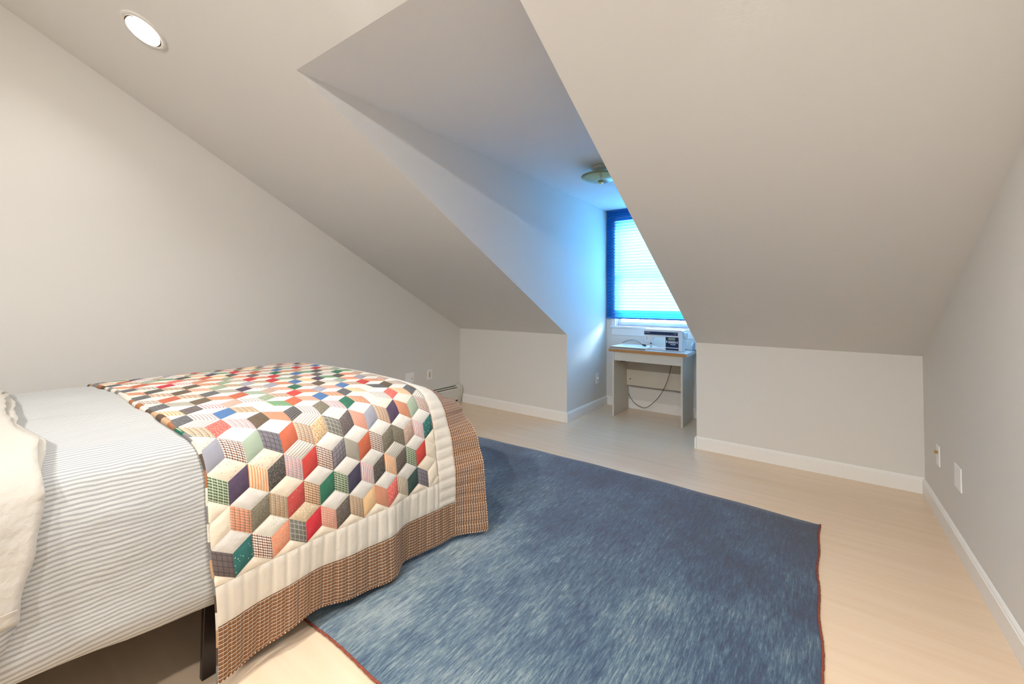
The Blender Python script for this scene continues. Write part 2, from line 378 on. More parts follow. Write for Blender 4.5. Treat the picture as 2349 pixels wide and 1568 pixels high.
bm = bmesh.new(); add_prism(bm, [(X0+.006, .022), (X0+.052, .022), (X0+.052, .176), (X0+.030, .1905), (X0+.006, .2005)], 1, hy0, hy1-.001); e = bm_obj('slot_shade_liner', bm, M_slot_shade)  # dark filler block, paints in the shade inside the heater slots
bm = bmesh.new(); capp = [(X0, .0), (X0+.040, .0), (X0+.050, .05), (X0+.066, .10), (X0+.066, .165), (X0+.050, .198), (X0+.02, .215), (X0, .217)]
add_prism(bm, capp, 1, hy1+.0005, YK-.016); f = bm_obj('end_cap', bm, M_heat, bevel=.003)
parent_keep([a, b, d, e, f], ht)

# ------------------------------------------------------------------ rug
def rug_mat():
    n = NT('blue_wool_pile'); co = n.coord()
    ms = n.mapping(co, (200, 19, 1)); s1 = n.noise(ms, 1.0, 6, .78)
    ms2 = n.mapping(co, (75, 8, 1)); s2 = n.noise(ms2, 1.0, 3, .6)
    big = n.noise(n.mapping(co, (3.2, 2.0, 1)), 1.0, 4, .55); tint = n.noise(n.mapping(co, (9, 5, 1)), 1.0, 2)
    f = n.math('ADD', n.math('MULTIPLY', s1.outputs[0], .60), n.math('ADD', n.math('MULTIPLY', s2.outputs[0], .30), n.math('MULTIPLY', big.outputs[0], .40)))
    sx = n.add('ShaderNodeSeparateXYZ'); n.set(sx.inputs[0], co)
    sheen_grad = n.math('ADD', n.math('MULTIPLY', sx.outputs[0], -.042), n.math('MULTIPLY', sx.outputs[1], -.072))  # pile sheen painted into the colour: lighter near left, darker far right
    f = n.math('ADD', n.math('ADD', f, sheen_grad), .030)
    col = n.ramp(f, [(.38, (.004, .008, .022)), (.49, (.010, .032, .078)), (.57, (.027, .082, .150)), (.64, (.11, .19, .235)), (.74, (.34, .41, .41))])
    col = n.mix(n.math('MULTIPLY', tint.outputs[0], .35), col, (.045, .055, .12))
    n.bump(f, .008, .8)
    return n.fin(col, .85, 0, .15, .35)
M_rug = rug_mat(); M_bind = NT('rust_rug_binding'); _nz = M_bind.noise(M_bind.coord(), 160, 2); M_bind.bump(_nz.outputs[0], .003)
M_bind = M_bind.fin(M_bind.mix(_nz.outputs[0], (.42, .11, .05), (.12, .03, .04)), .8, 0, .2)
rug = thing('area_rug', 'large dark blue wool rug with rust-red bound edges beside the bed', 'rug', (-1.45, 1.95, 0))
rx0, rx1, ry0, ry1 = -2.95, 0.0, .895, 3.0
def rwob(x, y):
    # slow waviness of the woven outline
    return (x + .006*math.sin(y*4.1+1) + .003*math.sin(y*17), y + .05*math.sin((x+2.6)*1.15)*max(0, (y-2.2))/.8 - .0 + .004*math.sin(x*13))
nx, ny = 60, 46; vs, fs = [], []
for j in range(ny+1):
    for i in range(nx+1):
        x = rx0+(rx1-rx0)*i/nx; y = ry0+(ry1-ry0)*j/ny; X, Y = rwob(x, y)
        edge = min(i, nx-i, j, ny-j); vs.append((X, Y, .011 if edge else .006))
for j in range(ny):
    for i in range(nx):
        a = j*(nx+1)+i; fs.append((a, a+1, a+nx+2, a+nx+1))
# skirt
ring = [i for i in range(nx+1)] + [j*(nx+1)+nx for j in range(1, ny+1)] + [ny*(nx+1)+i for i in range(nx-1, -1, -1)] + [j*(nx+1) for j in range(ny-1, 0, -1)]
b0 = len(vs)
for k in ring: vs.append((vs[k][0], vs[k][1], .0008))
for k in range(len(ring)): k2 = (k+1) % len(ring); fs.append((ring[k], b0+k, b0+k2, ring[k2]))
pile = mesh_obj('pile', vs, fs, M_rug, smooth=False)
def rug_edge(pts):
    P = []
    for x, y in pts:
        X, Y = rwob(x, y); P.append((X + random.uniform(-.0012, .0012), Y + random.uniform(-.0012, .0012), .0065 + random.uniform(-.0006, .001)))
    bm = bmesh.new(); add_tube(bm, P, .0042, 6); return bm_obj('edge_binding', bm, M_bind, smooth=True)
e1 = rug_edge([(rx0+(rx1-rx0)*i/260, ry0-.002) for i in range(261)]); e2 = rug_edge([(rx1+.003, ry0+(ry1-ry0)*i/200) for i in range(201)])
parent_keep([pile, e1, e2], rug)

# ------------------------------------------------------------------ bed
PROF = [(-1.450, .045), (-1.4515, .19), (-1.4525, .330), (-1.468, .437), (-1.484, .545), (-1.512, .650), (-1.575, .738), (-1.70, .772), (-1.90, .786), (-2.20, .792), (-2.50, .788), (-2.72, .778), (-2.90, .755), (-3.00, .69), (-3.045, .58), (-3.065, .44), (-3.072, .30), (-3.078, .045)]
_P = spline([(x, 0, z) for x, z in PROF], 24); _L = [0.0]
for a, b in zip(_P, _P[1:]): _L.append(_L[-1] + (b-a).length)
TT = _L[-1]
def prof(t):
    t = max(0, min(TT, t)); lo, hi = 0, len(_L)-1
    while hi-lo > 1:
        m = (lo+hi)//2
        if _L[m] <= t: lo = m
        else: hi = m
    f = (t-_L[lo])/(_L[hi]-_L[lo]); p = _P[lo].lerp(_P[hi], f); d = (_P[hi]-_P[lo]).normalized()
    return p.x, p.z, Vector((-d.z, 0, d.x)) * -1   # outward normal
def interp(x, tab):
    if x <= tab[0][0]: return tab[0][1]
    for (a, fa), (b, fb) in zip(tab, tab[1:]):
        if x <= b:
            u = (x-a)/(b-a); u = u*u*(3-2*u); return fa + (fb-fa)*u
    return tab[-1][1]
BEND = [(0, -.11), (.30, -.08), (.42, -.055), (.58, .035), (.74, .10), (.9, .155), (1.1, .17), (2.3, .17), (2.6, .10), (2.9, .02), (3.4, 0)]
S0, S1, S2 = .540, 1.49, 1.790
def drape(s, t, off=0.0):
    x, z, n = prof(t)
    p = Vector((x, s, z))
    if s > S1:
        u = (s-S1)/(S2-S1); I = interp(t, BEND)
        p -= n * (I * (u**1.7))
        p.y = s - .045*abs(I)/.17*u*u
        n = (n + Vector((0, 1.3*max(I, 0)/.17*u, 0))).normalized()
    hp = max(0, 1-(s-S0)/.30)
    if hp > 0:
        g_ = max(0, min(1, (t-.60)/.28)); g_ = g_*g_*(3-2*g_)
        p.y += hp*(-.048*g_ + .020*max(0, 1-t/.35)) + hp*.006*math.sin(t*9)
    # hanging folds of the near side, strongest at the hem
    wv = max(0, 1-t/.48); 
    if wv > 0:
        f = .030*math.exp(-((s-1.19)/.10)**2) - .028*math.exp(-((s-1.31)/.055)**2) - .012*math.exp(-((s-.72)/.09)**2) + .008*math.sin(s*26)
        p.x += f*(wv**1.3)
        p.z += (.034*math.exp(-((s-.86)/.13)**2) - .010*math.exp(-((s-1.2)/.09)**2)) * wv**2
    p += n * off
    p.z = max(p.z, .017)
    return p

M_wood_dark = plain('dark_espresso_wood', (.020, .011, .009), .35, 0, .5, var=.4, scale=60)
bed = thing('platform_bed', 'dark espresso bed frame under the striped duvet', 'bed', (-2.27, .65, 0)); ps = []
for x0 in (-1.557, -3.003):
    for y0 in (-.26, .553, 1.56): ps.append(box('leg', (x0, y0, 0.0 if y0 < .9 else .0115), (x0+.020, y0+.075, .30), M_wood_dark, bevel=.002))
ps.append(box('side_rail', (-1.580, -.30, .27), (-1.558, 1.66, .37), M_wood_dark)); ps.append(box('side_rail', (-2.983, -.30, .27), (-2.961, 1.66, .37), M_wood_dark))
ps.append(box('foot_rail', (-2.961, 1.64, .27), (-1.580, 1.66, .37), M_wood_dark))
ps.append(box('head_rail', (-2.961, -.30, .27), (-1.580, -.28, .37), M_wood_dark))
ps.append(box('added_head_panel', (-3.02, -.335, .03), (-1.54, -.305, 1.08), M_wood_dark, bevel=.006))  # unseen panel added to keep light out from under the bed
for k in range(9): ps.append(box('slat', (-2.961, -.2+k*.215, .348), (-1.580, -.12+k*.215, .366), M_wood_dark))
parent_keep(ps, bed)
M_matt = plain('white_mattress_ticking', (.75, .73, .69), .8)
mt = tag(box('mattress', (-2.955, -.28, .372), (-1.586, 1.64, .66), M_matt, bevel=.05), 'thick mattress under the striped duvet on the bed frame', 'mattress')

def cloth_attr(me, uvs):
    uv = me.uv_layers.new(name='UVMap')
    for l in me.loops: uv.data[l.index].uv = uvs[l.vertex_index]
def stripe_mat():
    n = NT('grey_striped_linen'); uv = n.coord('UV'); sx = n.add('ShaderNodeSeparateXYZ'); n.set(sx.inputs[0], uv)
    wob = n.noise(n.mapping(uv, (3.4, 5.5, 1)), 1.0, 3)
    v = n.math('ADD', sx.outputs[1], n.math('MULTIPLY', wob.outputs[0], .042))
    f = n.math('FRACT', n.math('MULTIPLY', v, 84.0))
    d = n.math('ABSOLUTE', n.math('SUBTRACT', f, .5))
    m = n.add('ShaderNodeMapRange', interpolation_type='SMOOTHSTEP'); n.set(m.inputs[0], d); m.inputs[1].default_value = .17; m.inputs[2].default_value = .27; m.inputs[3].default_value = 1; m.inputs[4].default_value = 0
    fl = n.noise(n.mapping(uv, (260, 900, 1)), 1.0, 2, .7)
    dark = n.mix(fl.outputs[0], (.15, .155, .165), (.38, .38, .38))
    col = n.mix(n.math('MULTIPLY', m.outputs[0], .74), (.52, .52, .505), dark)
    wr = n.noise(n.mapping(uv, (9, 16, 1)), 1.0, 4, .6)
    h = n.math('ADD', n.math('MULTIPLY', wr.outputs[0], 1.0), n.math('MULTIPLY', fl.outputs[0], .06))
    n.bump(h, .012, .55)
    return n.fin(col, .85, 0, .2, .1)
M_stripe = stripe_mat()
# duvet: follows the same cross-section a little lower, from the head down to under the quilt
def duvet_pt(y, u, lo=.235):
    t0 = .235 + .02*math.sin(y*5+1) + (.05*max(0, .35-y) if y < .35 else 0); t1 = TT - .26
    t = t0 + (t1-t0)*u; x, z, n = prof(t)
    p = Vector((x, y, z)) - n*.016
    edge = min(u, 1-u)*(t1-t0)
    if edge < .05: p -= n * .022*(1-edge/.05)**2      # soft rolled hem
    top = 1 if z > .72 else max(.35, (z-.4)/.32)
    w = noise.noise(Vector((x*3.1, y*2.6, z*3.0))) * .012 + noise.noise(Vector((x*12, y*5, z*8))) * .0055*top + noise.noise(Vector((x*27+y*9, y*11, z*20))) * .0022*top
    if z < .74: w += .006*noise.noise(Vector((y*9+z*2, z*1.5, 3.3)))*min(1, (.74-z)/.2)
    if y < .56: p += n * (w - .002)
    if y > 1.40:
        q = (y-1.40)/.30; I = max(0, interp(t, BEND)); p -= n*(I*.9*(q**1.8)+.004)
    if y > .45: p -= n * min(.004, (y-.45)*.05)
    return p, t
nu, nv = 300, 110; vs, fs, uvs = [], [], []
ys = [-.28 + 1.98*j/nv for j in range(nv+1)]
for y in ys:
    for i in range(nu+1): p, t = duvet_pt(y, i/nu); vs.append(p); uvs.append((y, t))
for j in range(nv):
    for i in range(nu): a = j*(nu+1)+i; fs.append((a, a+1, a+nu+2, a+nu+1))
# foot end closes down behind the quilt
duv = thing('duvet', 'white duvet with thin grey stripes spread over the bed', 'duvet', (-2.27, .4, .66))
me = bpy.data.meshes.new('duvet_cover'); me.from_pydata([tuple(v) for v in vs], [], fs); me.update(); cloth_attr(me, uvs)
for p in me.polygons: p.use_smooth = True
dc = link('duvet_cover', me, M_stripe); so = dc.modifiers.new('thick', 'SOLIDIFY'); so.thickness = .014; so.offset = -1
# striped layer folded down at the head end, seen under the sheet
vs, fs, uvs = [], [], []; nu2, nv2 = 90, 16
for j in range(nv2+1):
    y = -.27 + .41*j/nv2
    for i in range(nu2+1):
        t = .33 + (1.0-.33)*i/nu2 + .02*math.cos(j/nv2*3); x, z, n = prof(t); e = .006 + .010*math.sin(math.pi*min(1, j/nv2*1.0))
        q = Vector((x, y - .05*max(0, .40-t)/.07*(.6), z)) + n*(e if t > .36 else e*.6)
        vs.append(q); uvs.append((y*.9+t*.3+3, t*1.0-y*.35))
for j in range(nv2):
    for i in range(nu2): a = j*(nu2+1)+i; fs.append((a, a+1, a+nu2+2, a+nu2+1))
me = bpy.data.meshes.new('turned_edge'); me.from_pydata([tuple(v) for v in vs], [], fs); me.update(); cloth_attr(me, uvs)
for p in me.polygons: p.use_smooth = True
te = link('turned_edge', me, M_stripe); so = te.modifiers.new('thick', 'SOLIDIFY'); so.thickness = .006; so.offset = -1
parent_keep([dc, te], duv)

# cream sheet folded back over the duvet at the head
n = NT('cream_cotton_sheet'); _w = n.noise(n.coord(), 11, 5); n.bump(_w.outputs[0], .025, .7); M_sheet = n.fin((.52, .48, .425), .85, 0, .2, .1)
def sheet_layer(name, dy, e0, t0, seed, ruffle):
    vs, fs = [], []; nu, nv = 260, 26
    for j in range(nv+1):
        for i in range(nu+1):
            t = t0 + (TT-.5-t0)*i/nu; x, z, nn = prof(t)
            ymax = interp(t, [(.3, .142), (.45, .152), (.56, .176), (.66, .190), (.76, .188), (1.2, .165), (1.7, .19), (3, .18)]) + dy
            ymax += ruffle*(noise.noise(Vector((t*5, seed, 0)))*.020 + noise.noise(Vector((t*13, seed, 4)))*.006) * max(.15, min(1, (t-.6)/.2))
            if name == 'lower_layer': ymax -= .035*max(0, 1-(t-.66)/.14)
            y = -.27 + (ymax+.27)*j/nv
            w = noise.noise(Vector((x*4, y*6, z*4+seed)))*.010 + noise.noise(Vector((x*11+seed, y*9, z*9)))*.003
            lift = e0 + w*.6 + .008*math.exp(-((ymax-y)/.02)**2)*ruffle
            if t < .66: lift = e0 + w*.5 + .012*math.sin((y+.3)*22)*(.66-t)/.3
            vs.append(Vector((x, y, z)) + nn*max(lift, .004))
    for j in range(nv):
        for i in range(nu): a = j*(nu+1)+i; fs.append((a, a+1, a+nu+2, a+nu+1))
    o = mesh_obj(name, vs, fs, M_sheet, smooth=True); m = o.modifiers.new('thick', 'SOLIDIFY'); m.thickness = .0025; m.offset = 1
    return o
sht = thing('bed_sheet', 'cream cotton sheet folded back over the head end of the duvet', 'bed sheet', (-2.27, 0, .78))
l1 = sheet_layer('lower_layer', .012, .012, .66, 2.0, 1); l2 = sheet_layer('folded_layer', -.006, .022, .408, 5.0, 1)
bm = bmesh.new()  # stitched hem line near the bottom
add_tube(bm, [Vector((prof(.44)[0], -.25+.39*i/20, prof(.44)[1])) + prof(.44)[2]*(.0265 + .012*math.sin((-.25+.39*i/20+.3)*22)*.7) for i in range(21)], .0012, 5); l3 = bm_obj('hem_stitching', bm, M_sheet)
parent_keep([l1, l2, l3], sht)

# ------------------------------------------------------------------ patchwork quilt
QO = .006                         # lift above the profile
WX, RS, EE, H2, TB = .1215, .109, .0727, .0363, .285
TF = TB + RS*21 + 0.0
TMAX = TT
PAT_T0, PAT_T1, PAT_S1 = .285, TT-.285, 1.515
# fabric catalogue: kind, base, second, third ; kinds 0 plain 1 stripe 2 plaid 3 dots 4 print 5 grid(dark lines)
FAB = {
 'W': (0, (.72,.685,.63), (.83,.79,.72), (0,0,0)), 'Wc': (0, (.80,.70,.56), (.8,.7,.56), (0,0,0)), 'Wd': (3, (.77,.66,.52), (.35,.25,.16), (0,0,0)),
 'Wg': (3, (.72,.69,.60), (.30,.28,.24), (0,0,0)), 'Wp': (4, (.80,.74,.64), (.62,.54,.42), (0,0,0)), 'Ws': (1, (.68,.65,.60), (.36,.30,.22), (0,0,0)), 'CR': (4, (.78,.60,.40), (.84,.68,.48), (0,0,0)),
 'GB': (5, (.165,.125,.12), (.055,.04,.05), (0,0,0)), 'PG': (5, (.22,.20,.22), (.07,.06,.09), (0,0,0)), 'GG': (5, (.20,.19,.165), (.40,.38,.32), (0,0,0)),
 'TD': (3, (.010,.145,.135), (.62,.72,.66), (0,0,0)), 'BP': (2, (.50,.17,.08), (.85,.82,.76), (.03,.02,.015)), 'OF': (4, (.74,.36,.21), (.72,.16,.10), (0,0,0)),
 'OFl': (4, (.84,.56,.30), (.80,.44,.20), (0,0,0)), 'R': (4, (.62,.05,.035), (.50,.03,.03), (0,0,0)), 'RR': (0, (.60,.012,.03), (.6,.02,.03), (0,0,0)), 'RP': (4, (.72,.12,.10), (.82,.26,.20), (0,0,0)),
 'RD': (3, (.55,.06,.055), (.80,.38,.32), (0,0,0)), 'RO': (4, (.56,.13,.06), (.50,.09,.04), (0,0,0)), 'RW': (2, (.80,.62,.52), (.55,.14,.07), (.66,.30,.20)),
 'DB': (4, (.11,.085,.07), (.16,.13,.11), (0,0,0)), 'CK': (2, (.80,.72,.58), (.38,.20,.08), (.20,.12,.06)), 'OP': (2, (.62,.29,.17), (.55,.23,.13), (.50,.20,.12)),
 'BS': (1, (.80,.68,.52), (.12,.08,.04), (.62,.26,.14)), 'DG': (0, (.015,.055,.045), (.02,.06,.05), (0,0,0)), 'G': (0, (.010,.15,.085), (.01,.15,.09), (0,0,0)),
 'GP': (2, (.30,.42,.24), (.03,.045,.02), (.62,.68,.52)), 'NV': (4, (.045,.035,.085), (.025,.03,.06), (0,0,0)), 'NVp': (0, (.075,.045,.10), (.07,.04,.1), (0,0,0)),
 'RS': (1, (.78,.76,.76), (.60,.12,.10), (.30,.30,.38)), 'BK': (4, (.055,.048,.042), (.15,.13,.12), (0,0,0)), 'OL': (4, (.18,.155,.105), (.24,.22,.17), (0,0,0)),
 'OPl': (2, (.84,.60,.42), (.76,.22,.12), (.16,.06,.02)), 'BPl': (2, (.62,.22,.09), (.70,.62,.44), (.12,.06,.02)), 'OS': (1, (.84,.66,.44), (.76,.22,.06), (0,0,0)),
 'LG': (0, (.36,.36,.42), (.3,.3,.36), (0,0,0)), 'TG': (1, (.42,.39,.32), (.34,.31,.26), (0,0,0)), 'BKp': (2, (.82,.52,.40), (.03,.03,.02), (.80,.78,.72)),
 'PD': (3, (.58,.40,.31), (.78,.66,.56), (0,0,0)), 'SG': (0, (.36,.44,.33), (.3,.4,.3), (0,0,0)), 'CP': (2, (.80,.74,.64), (.60,.26,.10), (.05,.06,.05)),
 'BF': (4, (.80,.60,.36), (.38,.16,.05), (0,0,0)), 'DK': (4, (.11,.085,.085), (.17,.14,.135), (0,0,0)), 'BR': (0, (.13,.09,.055), (.13,.09,.06), (0,0,0)), 'DS': (1, (.06,.055,.055), (.16,.15,.15), (0,0,0)),
 'TS': (1, (.78,.74,.68), (.30,.22,.18), (0,0,0)), 'BL': (0, (.07,.19,.42), (.07,.2,.42), (0,0,0)), 'PW': (2, (.80,.76,.74), (.68,.28,.24), (.20,.20,.26)), 'GS': (2, (.25,.45,.25), (.05,.12,.05), (.20,.38,.2)),
 'DGr': (4, (.10,.10,.105), (.15,.15,.16), (0,0,0)),
}
ROWS = {
 1: ['W GB TD', 'Wg BP OF', 'CR GG RR', 'W RW DB', 'W CK OFl', 'W OP RP', 'W BS DG', 'Wc PG Wc'],
 2: ['W OPl OL', 'Wc CK RD', 'W BPl G', 'W GP NV', 'W RS BK', 'Ws OS DB', 'W GP R', 'Wc Wc Wc'],
 3: ['Wd GP NVp', 'Wd OS BK', 'Ws PW R', 'W BP PG', 'W TG RO', 'W BKp OL', 'W OL PD', 'W RS TD'],
 4: ['W BP SG', 'W PG RO', 'Ws CP BF', 'Wp GG DK', 'W RW LG', 'Wc CP NVp', 'Wp OP SG', 'Ws BP Wc'],
 5: ['Ws CP RP', 'Wc PW BR', 'W OP DS', 'W TS OL', 'W PW G', 'W OPl Wc', 'W TS RP', 'W OS DGr'],
 6: ['Wc TS BL', 'Wc CK Wc', 'W GS RO', 'Wc RW BL', 'W OPl DGr', 'W OS Wp', 'W DGr BR', 'W BP DGr'],
}
lightf = ['RW', 'PW', 'CP', 'OPl', 'TS', 'CK', 'RS', 'OS', 'BP', 'OP', 'OF', 'BKp', 'GS', 'SG', 'OFl', 'TG']; darkf = ['RP', 'RO', 'G', 'NVp', 'BK', 'DK', 'BR', 'RR', 'OL', 'BL', 'DGr', 'LG', 'GP', 'R', 'PD', 'LG', 'SG', 'OP']
def fabrics(r, k):
    if r in ROWS and 0 <= k < 8: return ROWS[r][k].split()
    if k < 0: return {2: ['Wc', 'Wc', 'Wc'], 4: ['Wd', 'CP', 'LG']}.get(r, ['Wc', 'TG', 'DGr'])
    rr = random.Random(r*31+k*7); return [rr.choice(['W', 'W', 'W', 'Wc', 'Wp']), rr.choice(lightf), rr.choice(darkf)]
qv, qf, q_uv, q_a, q_b, q_c, q_k = [], [], [], [], [], [], []
def clip_poly(poly, f):
    out = []
    for i in range(len(poly)):
        a, b = poly[i], poly[(i+1) % len(poly)]; fa, fb = f(a), f(b)
        if fa >= 0: out.append(a)
        if (fa >= 0) != (fb >= 0):
            u = fa/(fa-fb); out.append((a[0]+(b[0]-a[0])*u, a[1]+(b[1]-a[1])*u))
    return out
def out_of(O, A, B, a, b):
    s, t = O[0]+A[0]*a+B[0]*b, O[1]+A[1]*a+B[1]*b
    return s < S0 or s > PAT_S1 or t < PAT_T0 or t > PAT_T1
def add_patch(O, A, B, fab, n=6):
    """rhombus with corner O and edge vectors A, B in flat cloth coordinates"""
    kind, ca, cb, cc = FAB[fab]; jit = random.uniform(.90, 1.05) * (.84 if fab[0] != 'W' else 1); ca = tuple(min(1, c*jit) for c in ca)
    lim = lambda s, t: (max(S0, min(PAT_S1, s)), max(PAT_T0, min(PAT_T1, t)))
    cs = [(O[0]+A[0]*i+B[0]*j, O[1]+A[1]*i+B[1]*j) for i, j in ((0, 0), (1, 0), (1, 1), (0, 1))]
    if max(c[0] for c in cs) <= S0+.002 or min(c[0] for c in cs) >= PAT_S1-.002 or max(c[1] for c in cs) <= PAT_T0+.002 or min(c[1] for c in cs) >= PAT_T1-.002: return
    base = len(qv); dth = random.uniform(0, 1)
    for j in range(n+1):
        for i in range(n+1):
            a, b = i/n, j/n; s, t = O[0]+A[0]*a+B[0]*b, O[1]+A[1]*a+B[1]*b
            s, t = lim(s, t); e = min(a, 1-a, b, 1-b)
            puff = .0042*(1-(1-min(1, e/.34))**2)
            puff *= max(0, min(1, min(s-PAT_T0*0-S0+.01, PAT_S1-s, t-PAT_T0, PAT_T1-t)/.012))
            qv.append(drape(s, t, QO+puff))
    for j in range(n):
        for i in range(n):
            k = base+j*(n+1)+i
            if abs(qv[k].x-qv[k+n+2].x)+abs(qv[k].y-qv[k+n+2].y)+abs(qv[k].z-qv[k+n+2].z) < .004 and out_of(O, A, B, (i+.5)/n, (j+.5)/n): continue
            qf.append((k, k+1, k+n+2, k+n+1))
            for (ii, jj) in ((i, j), (i+1, j), (i+1, j+1), (i, j+1)): q_uv.append((ii/n*EE+dth, jj/n*EE+dth*.7)); q_a.append(ca); q_b.append(cb); q_c.append(cc); q_k.append(kind)
nrows = int((PAT_T1-PAT_T0)/RS)+2
for r in range(0, nrows+1):
    off = .60 if r % 2 else .66075
    for k in range(-2, 9):
        s0 = off + WX*k; tb = TB + RS*(r-1)
        f = fabrics(r, k) if r > 0 else ['Wc', 'Wc', 'Wc']
        kk = k
        h = WX/2
        add_patch((s0, tb), (-h, H2), (0, EE), f[1])                 # left face
        add_patch((s0, tb), (0, EE), (h, H2), f[2])                  # right face
        add_patch((s0, tb+EE), (-h, H2), (h, H2), f[0])              # top face
me = bpy.data.meshes.new('patchwork'); me.from_pydata([tuple(v) for v in qv], [], qf); me.update()
uv = me.uv_layers.new(name='UVMap')
# collapsed slivers outside the panel keep their loops, so order is unchanged
for i, u in enumerate(q_uv): uv.data[i].uv = u
for nm, data in (('col_a', q_a), ('col_b', q_b), ('col_c', q_c)):
    at = me.color_attributes.new(nm, 'FLOAT_COLOR', 'CORNER')
    for i, c in enumerate(data): at.data[i].color = (c[0], c[1], c[2], 1)
at = me.color_attributes.new('kind_id', 'FLOAT_COLOR', 'CORNER')
for i, kd in enumerate(q_k): at.data[i].color = (kd/10, 0, 0, 1)
for p in me.polygons: p.use_smooth = True
def quilt_mat():
    n = NT('patchwork_cottons'); uv = n.coord('UV'); sx = n.add('ShaderNodeSeparateXYZ'); n.set(sx.inputs[0], uv); U, Vv = sx.outputs[0], sx.outputs[1]
    A = n.add('ShaderNodeAttribute', attribute_name='col_a').outputs[0]; B = n.add('ShaderNodeAttribute', attribute_name='col_b').outputs[0]; Cc = n.add('ShaderNodeAttribute', attribute_name='col_c').outputs[0]
    ks = n.add('ShaderNodeSeparateXYZ'); n.set(ks.inputs[0], n.add('ShaderNodeAttribute', attribute_name='kind_id').outputs[0]); K = ks.outputs[0]
    def is_k(v): return n.math('LESS_THAN', n.math('ABSOLUTE', n.math('SUBTRACT', K, v/10)), .04)
    def band(x, freq, duty, ph=0.0): return n.math('LESS_THAN', n.math('FRACT', n.math('MULTIPLY_ADD', x, freq, ph)), duty)
    # stripes
    st = n.mix(band(U, 96, .32), A, B); st = n.mix(n.math('MULTIPLY', band(U, 42.5, .09, .28), .0), st, Cc)
    # plaid
    pl = n.mix(n.math('MULTIPLY', band(U, 118, .36), .75), A, B); pl = n.mix(n.math('MULTIPLY', band(Vv, 118, .36), .75), pl, B)
    pl = n.mix(n.math('MULTIPLY', band(Vv, 118, .22, .5), .9), pl, Cc); pl = n.mix(n.math('MULTIPLY', band(U, 59, .11, .3), .9), pl, Cc)
    # dots
    vo = n.add('ShaderNodeTexVoronoi'); vo.inputs['Scale'].default_value = 105; vo.inputs['Randomness'].default_value = .7; n.set(vo.inputs['Vector'], uv)
    dt = n.mix(n.math('LESS_THAN', vo.outputs['Distance'], .17), A, B)
    # small print
    nz = n.noise(uv, 190, 3, .6); pr = n.mix(n.math('GREATER_THAN', nz.outputs[0], .55), A, B)
    # soft grid
    gr = n.mix(n.math('MAXIMUM', band(U, 58, .14), band(Vv, 58, .14)), A, B)
    col = A
    for v, c in ((1, st), (2, pl), (3, dt), (4, pr), (5, gr)): col = n.mix(is_k(v), col, c)
    th = n.noise(uv, 40, 3); col = n.mix(n.math('MULTIPLY', th.outputs[0], .10), col, (.55, .50, .44))
    w = n.noise(n.coord(), 70, 3); n.bump(w.outputs[0], .0035, .5)
    return n.fin(col, .85, 0, .15, .08)
quilt = thing('patchwork_quilt', 'patchwork quilt of tumbling-block cubes with brown plaid border across the foot of the bed', 'quilt', (-1.5, 1.2, .05))
pw = link('patchwork', me, quilt_mat())

def border(name, s_a, s_b, t_a, t_b, ds, dt, mat, qlines, flip):
    ns = max(2, int(math.ceil((s_b-s_a)/ds))); nt = max(2, int(math.ceil((t_b-t_a)/dt)))
    vs, fs, uvs = [], [], []
    for j in range(nt+1):
        t = t_a+(t_b-t_a)*j/nt
        for i in range(ns+1):
            s = s_a+(s_b-s_a)*i/ns
            u = (s if qlines == 's' else t); fr = abs(((u/.048) % 1)-.5)*2           # 1 at a quilting line
            e = min(s-s_a, s_b-s, t-t_a, t_b-t)
            puff = .004*(1-max(0, fr-.55)/.45) * min(1, .25+e/.012)
            vs.append(drape(s, t, QO+puff)); uvs.append((s, t) if not flip else (t, s))
    for j in range(nt):
        for i in range(ns): a = j*(ns+1)+i; fs.append((a, a+1, a+ns+2, a+ns+1))
    return vs, fs, uvs
def join_borders(name, items, mat):
    V_, F_, U_ = [], [], []
    for vs, fs, us in items:
        b = len(V_); V_ += vs; F_ += [tuple(i+b for i in f) for f in fs]; U_ += us
    me = bpy.data.meshes.new(name); me.from_pydata([tuple(v) for v in V_], [], F_); me.update(); cloth_attr(me, U_)
    for p in me.polygons: p.use_smooth = True
    return link(name, me, mat)
n = NT('cream_quilt_cotton'); _w = n.noise(n.coord(), 60, 3); n.bump(_w.outputs[0], .003, .5); M_cream = n.fin(n.mix(_w.outputs[0], (.75, .69, .60), (.72, .66, .57)), .85, 0, .15, .08)
def plaid_mat(name, scale=1.0):
    n = NT(name); uv = n.coord('UV'); sx = n.add('ShaderNodeSeparateXYZ'); n.set(sx.inputs[0], uv); U, Vv = sx.outputs[0], sx.outputs[1]
    wb = n.noise(uv, 9, 2); Vv = n.math('ADD', Vv, n.math('MULTIPLY', wb.outputs[0], .006)); U = n.math('ADD', U, n.math('MULTIPLY', wb.outputs[0], .004))
    def band(x, freq, duty, ph=0.0): return n.math('LESS_THAN', n.math('FRACT', n.math('MULTIPLY_ADD', x, freq, ph)), duty)
    hue = n.noise(uv, 3, 2); base = n.mix(hue.outputs[0], (.31, .125, .055), (.27, .135, .045))
    base = n.mix(n.math('MULTIPLY', band(U, 165, .38), .45), base, (.22, .085, .03))
    base = n.mix(n.math('MULTIPLY', band(U, 72, .11), .6), base, (.70, .64, .56))
    base = n.mix(n.math('MULTIPLY', band(U, 55, .07, .30), .5), base, (.05, .03, .02))
    base = n.mix(n.math('MULTIPLY', band(Vv, 80, .14), .92), base, (.76, .72, .66))
    base = n.mix(n.math('MULTIPLY', band(Vv, 80, .15, .80), .92), base, (.035, .022, .015))
    base = n.mix(n.math('MULTIPLY', band(Vv, 80, .10, .40), .5), base, (.10, .05, .02))
    w = n.noise(n.coord(), 60, 3); n.bump(w.outputs[0], .003, .5)
    return n.fin(base, .85, 0, .15, .08)
M_plaid = plaid_mat('brown_plaid_cotton')
